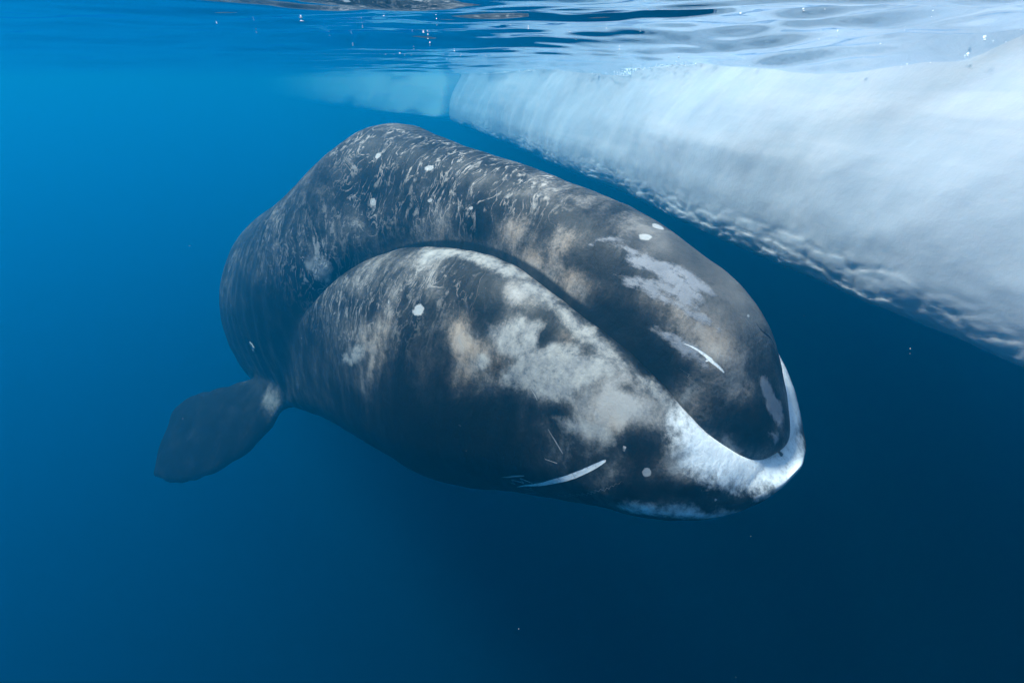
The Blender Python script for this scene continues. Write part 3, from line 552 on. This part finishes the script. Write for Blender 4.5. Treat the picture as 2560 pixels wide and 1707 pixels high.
A_tone = blob_field(TONE) - 0.36 * sstep(1.72, 2.0, np.abs(rest[:, 1])); A_brown = np.clip(blob_field(BROWN), 0, 1.3)  # tone: own mottling, with upper-jaw sheen and under-jaw shade painted in
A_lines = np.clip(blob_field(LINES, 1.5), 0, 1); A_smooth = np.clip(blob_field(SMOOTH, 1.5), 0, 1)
A_pale = poly_sdf(PALE); A_peel = poly_sdf(PEEL, 0.3)
u_ = -rest[:, 0]
zt_, zb_, w_, zm_ = upper_section(u_)
rr = np.where(rest[:, 2] > zm_, (rest[:, 2] - zm_) / np.maximum(zt_ - zm_, 1e-3), (zm_ - rest[:, 2]) / np.maximum(zm_ - zb_, 1e-3))
on_jaw = np.where(u_ < 0, 1.0, sstep(0.002, 0.014, np.abs(rest[:, 1]) - w_ * np.sqrt(np.clip(1 - rr * rr, 0, 1))))
zlu = lower_section(u_)[0]
on_jaw = on_jaw * np.where(u_ < 0, 1.0, 1 - sstep(0.02, 0.05, rest[:, 2] - zlu))
on_jaw = np.where((u_ >= 0) & (u_ < 0.06) & (rest[:, 2] < zlu - 0.01), 1.0, on_jaw)
A_white = np.minimum(np.minimum(rest[:, 0] + 0.27 + 0.5 * (rest[:, 2] - 0.05), rest[:, 2] + 0.155 + 0.75 * rest[:, 0]) * 1.0, 0.3) - (1 - on_jaw) * 0.6
zl_ = cubic(UL, W_ZL, u_)
A_crease = (1 - on_jaw) * sstep(0.3, 0.9, u_) * (1 - sstep(4.6, 5.3, u_)) * (1 - sstep(-0.01, 0.065, rest[:, 2] - zl_))
A_white = np.maximum(A_white, poly_sdf(CHIN, 0.2) - 0.005)          # thin white line under the chin
# spots: scaled distance to the closest spot
A_spot = np.full(nV, 3.0); rng_s = random.Random(3)
for b in SPOTS:
    c, a1, a2 = np.array(b[0:3]), np.array(b[3:6]), np.array(b[6:9])
    r1, r2 = max(np.linalg.norm(a1), .012), max(np.linalg.norm(a2), .012)
    e1 = a1 / max(np.linalg.norm(a1), 1e-6); v = co - c
    t1 = v @ e1; t2 = np.sqrt(np.maximum((v ** 2).sum(1) - t1 ** 2, 0))
    if max(r1, r2) < .03 and rng_s.random() < .8: continue
    A_spot = np.minimum(A_spot, np.sqrt((t1 / r1) ** 2 + (t2 / r2) ** 2))
# scars: signed distance across the line, half width there, strength
A_sd = np.full(nV, 0.3); A_sw = np.zeros(nV); A_sa = np.zeros(nV); best = np.full(nV, 0.16)
nrm = np.empty(nV * 3, np.float32); wm.vertices.foreach_get("normal", nrm); nrm = nrm.reshape(-1, 3).astype(float)
for pts, wd, amp in SCARS:
    p = np.array(pts)
    q_ = np.linspace(0, len(p) - 1, 8 * len(p)); p = np.stack([cubic(range(len(p)), p[:, k], q_) for k in range(3)], -1) if len(p) > 2 else p
    sl = np.r_[0, np.cumsum(np.linalg.norm(np.diff(p, axis=0), axis=1))]; tot = sl[-1]
    near = np.where((np.abs(co - p.mean(0)) < np.ptp(p, axis=0) + 0.3).all(1))[0]
    bd = np.full(len(near), 9.0); bs = np.zeros(len(near)); bt = np.zeros(len(near))
    for k in range(len(p) - 1):
        e = p[k + 1] - p[k]; v = co[near] - p[k]
        t = v @ e / (e @ e); tc_ = np.clip(t, 0 if k else -9, 1 if k < len(p) - 2 else 9)
        dist = np.linalg.norm(v - np.clip(t, 0, 1)[:, None] * e, axis=1)
        side = np.einsum('ij,ij->i', np.cross(e / np.linalg.norm(e), v), nrm[near])
        m_ = dist < bd
        bd[m_] = dist[m_]; bs[m_] = side[m_]; bt[m_] = (sl[k] + tc_[m_] * np.linalg.norm(e)) / tot
    m_ = bd < best[near]
    n_ = near[m_]; best[n_] = bd[m_]; A_sd[n_] = bs[m_]; A_sa[n_] = amp
    A_sw[n_] = wd * np.sqrt(np.clip(1 - (2 * bt[m_] - 1) ** 2, 0, 1)) * (0.6 + 0.6 * bt[m_]) - np.where((bt[m_] < 0) | (bt[m_] > 1), 0.02, 0)
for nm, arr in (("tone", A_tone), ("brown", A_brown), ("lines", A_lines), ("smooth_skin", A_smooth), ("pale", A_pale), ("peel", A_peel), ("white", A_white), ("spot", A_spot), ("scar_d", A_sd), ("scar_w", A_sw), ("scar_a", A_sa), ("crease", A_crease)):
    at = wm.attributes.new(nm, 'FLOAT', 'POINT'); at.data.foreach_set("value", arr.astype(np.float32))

m = Mat("whale_skin")
tc = m.n("ShaderNodeTexCoord"); ob = tc.outputs["Object"]
A = lambda nm: m.attr(nm).outputs["Fac"]
M_ = m.math
wn_ = m.n("ShaderNodeTexNoise"); wn_.inputs["Scale"].default_value = 1.7; wn_.inputs["Detail"].default_value = 3; m.l(ob, wn_.inputs["Vector"])
wv_ = m.n("ShaderNodeVectorMath", operation='MULTIPLY_ADD'); m.l(wn_.outputs["Color"], wv_.inputs[0]); wv_.inputs[1].default_value = (.35, .35, .35); m.l(ob, wv_.inputs[2])
W = wv_.outputs[0]
n1 = m.noise(W, 3.0, 11, 0.70)
n2 = m.noise(m.mapping(W, (1, .22, .22)), 9.0, 6, 0.6)
n3 = m.noise(W, 7.0, 8, 0.7)
n4 = m.noise(ob, 15.0, 8, 0.72)
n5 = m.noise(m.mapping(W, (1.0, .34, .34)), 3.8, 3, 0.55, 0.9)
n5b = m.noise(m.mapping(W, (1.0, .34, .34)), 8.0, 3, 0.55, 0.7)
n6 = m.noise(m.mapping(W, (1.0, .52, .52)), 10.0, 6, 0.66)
n7 = m.noise(ob, 60.0, 4, 0.65)
calm = M_('SUBTRACT', 1.0, M_('MULTIPLY', A("smooth_skin"), 0.8))
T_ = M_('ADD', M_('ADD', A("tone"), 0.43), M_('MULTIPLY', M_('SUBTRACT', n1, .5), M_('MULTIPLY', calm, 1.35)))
T_ = M_('ADD', T_, M_('MULTIPLY', M_('SUBTRACT', n2, .5), M_('MULTIPLY', calm, .65)))
T_ = M_('ADD', T_, M_('MULTIPLY', M_('SUBTRACT', n4, .5), M_('MULTIPLY', calm, .3)))
T_ = M_('ADD', T_, M_('MULTIPLY', M_('SUBTRACT', n7, .5), M_('MULTIPLY', calm, .3)))
ramp = m.n("ShaderNodeValToRGB"); cr = ramp.color_ramp
stops = [(0.0, (.006, .007, .008)), (.22, (.013, .014, .015)), (.40, (.032, .032, .032)), (.55, (.085, .080, .075)), (.72, (.21, .195, .18)), (.95, (.36, .34, .32))]
cr.elements[0].position, cr.elements[0].color = stops[0][0], (*stops[0][1], 1)
cr.elements[1].position, cr.elements[1].color = stops[-1][0], (*stops[-1][1], 1)
for p_, c_ in stops[1:-1]:
    e = cr.elements.new(p_); e.color = (*c_, 1)
m.l(T_, ramp.inputs[0])
col = ramp.outputs[0]
bm_ = m.n("ShaderNodeMix"); bm_.data_type = 'RGBA'; bm_.blend_type = 'MULTIPLY'
m.l(M_('MULTIPLY', A("brown"), m.step(n3, .25, .6), True), bm_.inputs[0]); m.l(col, bm_.inputs[6]); bm_.inputs[7].default_value = (1.14, .96, .80, 1)
col = bm_.outputs[2]
# pale blotches
pm = m.step(M_('ADD', A("pale"), M_('MULTIPLY', M_('SUBTRACT', n3, .5), .22)), -.035, .045)
pm = M_('MULTIPLY', pm, m.step(n4, .22, .5))
palec = m.mix(m.step(M_('ADD', M_('MULTIPLY', n3, .6), M_('MULTIPLY', n4, .4)), .32, .66), (.16, .165, .175), (.43, .41, .375))
col = m.mix(M_('MULTIPLY', pm, .85), col, palec)
# sloughing skin
nst = m.noise(m.mapping(ob, (.22, 1, 1)), 22.0, 6, 0.65)
em = m.step(M_('ADD', A("peel"), M_('ADD', M_('MULTIPLY', M_('SUBTRACT', n4, .5), .07), M_('MULTIPLY', M_('SUBTRACT', nst, .52), .09))), -.018, .022)
em = M_('MULTIPLY', em, M_('MULTIPLY', m.step(nst, .26, .44), m.step(M_('ADD', n4, M_('MULTIPLY', n7, .4)), .40, .60)))
col = m.mix(M_('MULTIPLY', em, .85), col, m.mix(n3, (.15, .155, .175), (.36, .365, .39)))
# pale wrinkle lines over the crown, plus sun caustics painted as lines and flecks
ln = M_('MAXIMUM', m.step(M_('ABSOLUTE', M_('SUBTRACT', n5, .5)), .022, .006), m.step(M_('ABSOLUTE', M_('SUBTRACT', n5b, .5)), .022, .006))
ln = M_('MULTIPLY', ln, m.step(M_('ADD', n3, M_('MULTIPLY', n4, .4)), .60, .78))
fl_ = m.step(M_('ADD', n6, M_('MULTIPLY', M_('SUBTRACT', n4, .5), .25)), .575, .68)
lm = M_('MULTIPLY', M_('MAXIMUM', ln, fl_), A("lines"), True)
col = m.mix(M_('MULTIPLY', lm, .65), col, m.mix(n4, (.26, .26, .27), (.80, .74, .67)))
# round scars
sp = m.step(M_('SUBTRACT', 1.05, M_('ADD', A("spot"), M_('MULTIPLY', M_('SUBTRACT', n4, .5), 1.3))), -.06, .2)
col = m.mix(M_('MULTIPLY', sp, .7), col, m.mix(n7, (.42, .43, .44), (.66, .66, .64)))
# white chin
wh = m.step(M_('ADD', A("white"), M_('ADD', M_('MULTIPLY', M_('SUBTRACT', n4, .42), .17), M_('MULTIPLY', M_('SUBTRACT', n3, .45), .17))), -.03, .09)
col = m.mix(M_('MULTIPLY', wh, .97), col, m.mix(m.step(M_('ADD', n4, M_('MULTIPLY', n7, .5)), .5, .85), (.82, .82, .82), (.93, .93, .92)))
# linear scars, pale or dark
sm = m.step(M_('SUBTRACT', A("scar_w"), M_('ADD', M_('ABSOLUTE', A("scar_d")), M_('MULTIPLY', M_('SUBTRACT', n4, .5), .008))), -.001, .004)
sc_p = M_('MULTIPLY', M_('MULTIPLY', sm, m.step(n4, .22, .48)), M_('MAXIMUM', A("scar_a"), 0.0)); sc_n = M_('MULTIPLY', sm, M_('MAXIMUM', M_('MULTIPLY', A("scar_a"), -1.0), 0.0))
col = m.mix(sc_p, col, (.85, .85, .84)); col = m.mix(sc_n, col, (.01, .01, .01))
col = m.mix(M_('MULTIPLY', m.step(A("crease"), .25, .8), .9), col, (.006, .007, .008))
pb = m.n("ShaderNodeBsdfPrincipled")
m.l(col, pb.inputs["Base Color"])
rg = m.n("ShaderNodeMapRange"); m.l(n3, rg.inputs[0]); rg.inputs[3].default_value = .34; rg.inputs[4].default_value = .58
m.l(M_('SUBTRACT', rg.outputs[0], M_('MULTIPLY', A("smooth_skin"), .10)), pb.inputs["Roughness"]); pb.inputs["IOR"].default_value = 1.18
hgt = M_('ADD', M_('MULTIPLY', n4, .5), M_('ADD', M_('MULTIPLY', n2, .8), M_('ADD', M_('MULTIPLY', lm, .35), M_('SUBTRACT', M_('MULTIPLY', em, .3), M_('MULTIPLY', sm, .15)))))
bp = m.n("ShaderNodeBump"); bp.inputs["Strength"].default_value = 0.5; bp.inputs["Distance"].default_value = 0.022
m.l(hgt, bp.inputs["Height"]); m.l(bp.outputs[0], pb.inputs["Normal"])
m.l(pb.outputs[0], m.out.inputs["Surface"])
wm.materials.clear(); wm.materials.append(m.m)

# eye: dark ball in a pale puckered lid, behind the corner of the mouth
EYE_P = np.array(EYE); ei = np.argmin(((co - EYE_P) ** 2).sum(1)); en = Vector(nrm[ei])
def plain(name, color, rough):
    mm = Mat(name); b_ = mm.n("ShaderNodeBsdfPrincipled"); t_ = mm.n("ShaderNodeTexCoord")
    mm.l(mm.mix(mm.noise(t_.outputs["Object"], 40, 4), tuple(c * .7 for c in color), color), b_.inputs["Base Color"])
    b_.inputs["Roughness"].default_value = rough; mm.l(b_.outputs[0], mm.out.inputs["Surface"]); return mm.m
rot = en.to_track_quat('Z', 'Y').to_matrix()
na, nb = 40, 12
ta = np.linspace(0, 2 * np.pi, na, endpoint=False); tb = np.linspace(0, 2 * np.pi, nb, endpoint=False)
TA, TB = np.meshgrid(ta, tb, indexing='ij')
wob = 1 + .12 * np.sin(3 * TA + 1) + .06 * np.sin(7 * TA)
rad = .056 * wob + .017 * np.cos(TB)
ring = np.stack([rad * np.cos(TA) * 1.25, rad * np.sin(TA) * .95, .014 * np.sin(TB)], -1).reshape(-1, 3)
ringf = np.array([(i * nb + j, ((i + 1) % na) * nb + j, ((i + 1) % na) * nb + (j + 1) % nb, i * nb + (j + 1) % nb) for i in range(na) for j in range(nb)])
lid = mesh_object("eyelid", (ring @ np.array(rot).T) + co[ei] , ringf, plain("eyelid_skin", (.22, .23, .22), .5)); lid.parent = whale
TA, TB = np.meshgrid(np.linspace(0, 2 * np.pi, 24, endpoint=False), np.linspace(.02, np.pi / 2, 10), indexing='ij')
ball = np.stack([.05 * np.sin(TB) * np.cos(TA) * 1.2, .05 * np.sin(TB) * np.sin(TA) * .9, .035 * np.cos(TB) - .012], -1).reshape(-1, 3)
ballf = np.array([(i * 10 + j, ((i + 1) % 24) * 10 + j, ((i + 1) % 24) * 10 + j + 1, i * 10 + j + 1) for i in range(24) for j in range(9)])
eye = mesh_object("eye", (ball @ np.array(rot).T) + co[ei], ballf, plain("eye_dark", (.008, .007, .007), .1)); eye.parent = whale

# ---------------------------------------------------------------- slush grains along the ice edge and specks at the surface
rng = np.random.default_rng(8)
m = Mat("slush_ice"); tc = m.n("ShaderNodeTexCoord"); pb = m.n("ShaderNodeBsdfPrincipled")
m.l(m.mix(m.noise(tc.outputs["Object"], 5), (.7, .76, .8), (.9, .92, .93)), pb.inputs["Base Color"]); pb.inputs["Roughness"].default_value = .25
m.l(pb.outputs[0], m.out.inputs["Surface"])
wl_pts = np.array(near_pts[1:7]); wl_seg = np.r_[0, np.cumsum(np.hypot(*np.diff(wl_pts, axis=0).T))]
q = wl_seg[-1] * rng.random(5200) ** 0.8
gx_ = np.interp(q, wl_seg, wl_pts[:, 0]); gy_ = np.interp(q, wl_seg, wl_pts[:, 1])
off = 0.51 - np.abs(rng.normal(0, 0.14, len(q)))
gx_ = gx_ + off * 0.966; gy_ = gy_ + off * 0.257
px_ = rng.uniform(-1.5, 2.6, 90); py_ = rng.uniform(2.0, 7.0, 90)
gx_ = np.r_[gx_, px_]; gy_ = np.r_[gy_, py_]
gz_ = waves(gx_, gy_) - rng.uniform(0.0, 0.012, len(gx_))
size = np.r_[rng.lognormal(-5.65, 0.45, len(q)), rng.lognormal(-5.6, 0.4, 90)] * (0.6 + 0.10 * np.hypot(gx_, gy_))
octa = np.array([(1, 0, 0), (0, 1, 0), (-1, 0, 0), (0, -1, 0), (0, 0, 1), (0, 0, -1)], float)
of = np.array([(0, 1, 4), (1, 2, 4), (2, 3, 4), (3, 0, 4), (1, 0, 5), (2, 1, 5), (3, 2, 5), (0, 3, 5)])
jit = 1 + rng.uniform(-.45, .45, (len(gx_), 6, 1))
ang = rng.uniform(0, 6.28, len(gx_)); ca, sa = np.cos(ang)[:, None], np.sin(ang)[:, None]
ov = octa[None] * jit * np.stack([size * 1.3, size, size * .6], -1)[:, None]
ov = np.stack([ov[..., 0] * ca - ov[..., 1] * sa, ov[..., 0] * sa + ov[..., 1] * ca, ov[..., 2]], -1) + np.stack([gx_, gy_, gz_], -1)[:, None]
ofc = (of[None] + 6 * np.arange(len(gx_))[:, None, None]).reshape(-1, 3)
tag(mesh_object("slush", ov.reshape(-1, 3), ofc, m.m, False), "glinting slush grains floating along the waterline of the long ice floe", kind="stuff")

# plankton and marine snow drifting in the water
npk = 90
dist_ = rng.uniform(0.9, 7.0, npk); th_ = rng.uniform(-0.75, 0.75, npk); el_ = rng.uniform(-1.0, 0.02, npk)
pc = np.stack([dist_ * np.sin(th_) * np.cos(el_), dist_ * np.cos(th_) * np.cos(el_), -0.21 + dist_ * np.sin(el_)], -1)
sz = np.minimum(rng.lognormal(-7.1, 0.35, npk), .0013) * (0.5 + 0.18 * dist_)
ov = octa[None] * (1 + rng.uniform(-.5, .5, (npk, 6, 1))) * sz[:, None, None] + pc[:, None]
tag(mesh_object("plankton", ov.reshape(-1, 3), (of[None] + 6 * np.arange(npk)[:, None, None]).reshape(-1, 3), m.m, False), "tiny pale plankton specks drifting in the open water", kind="stuff")
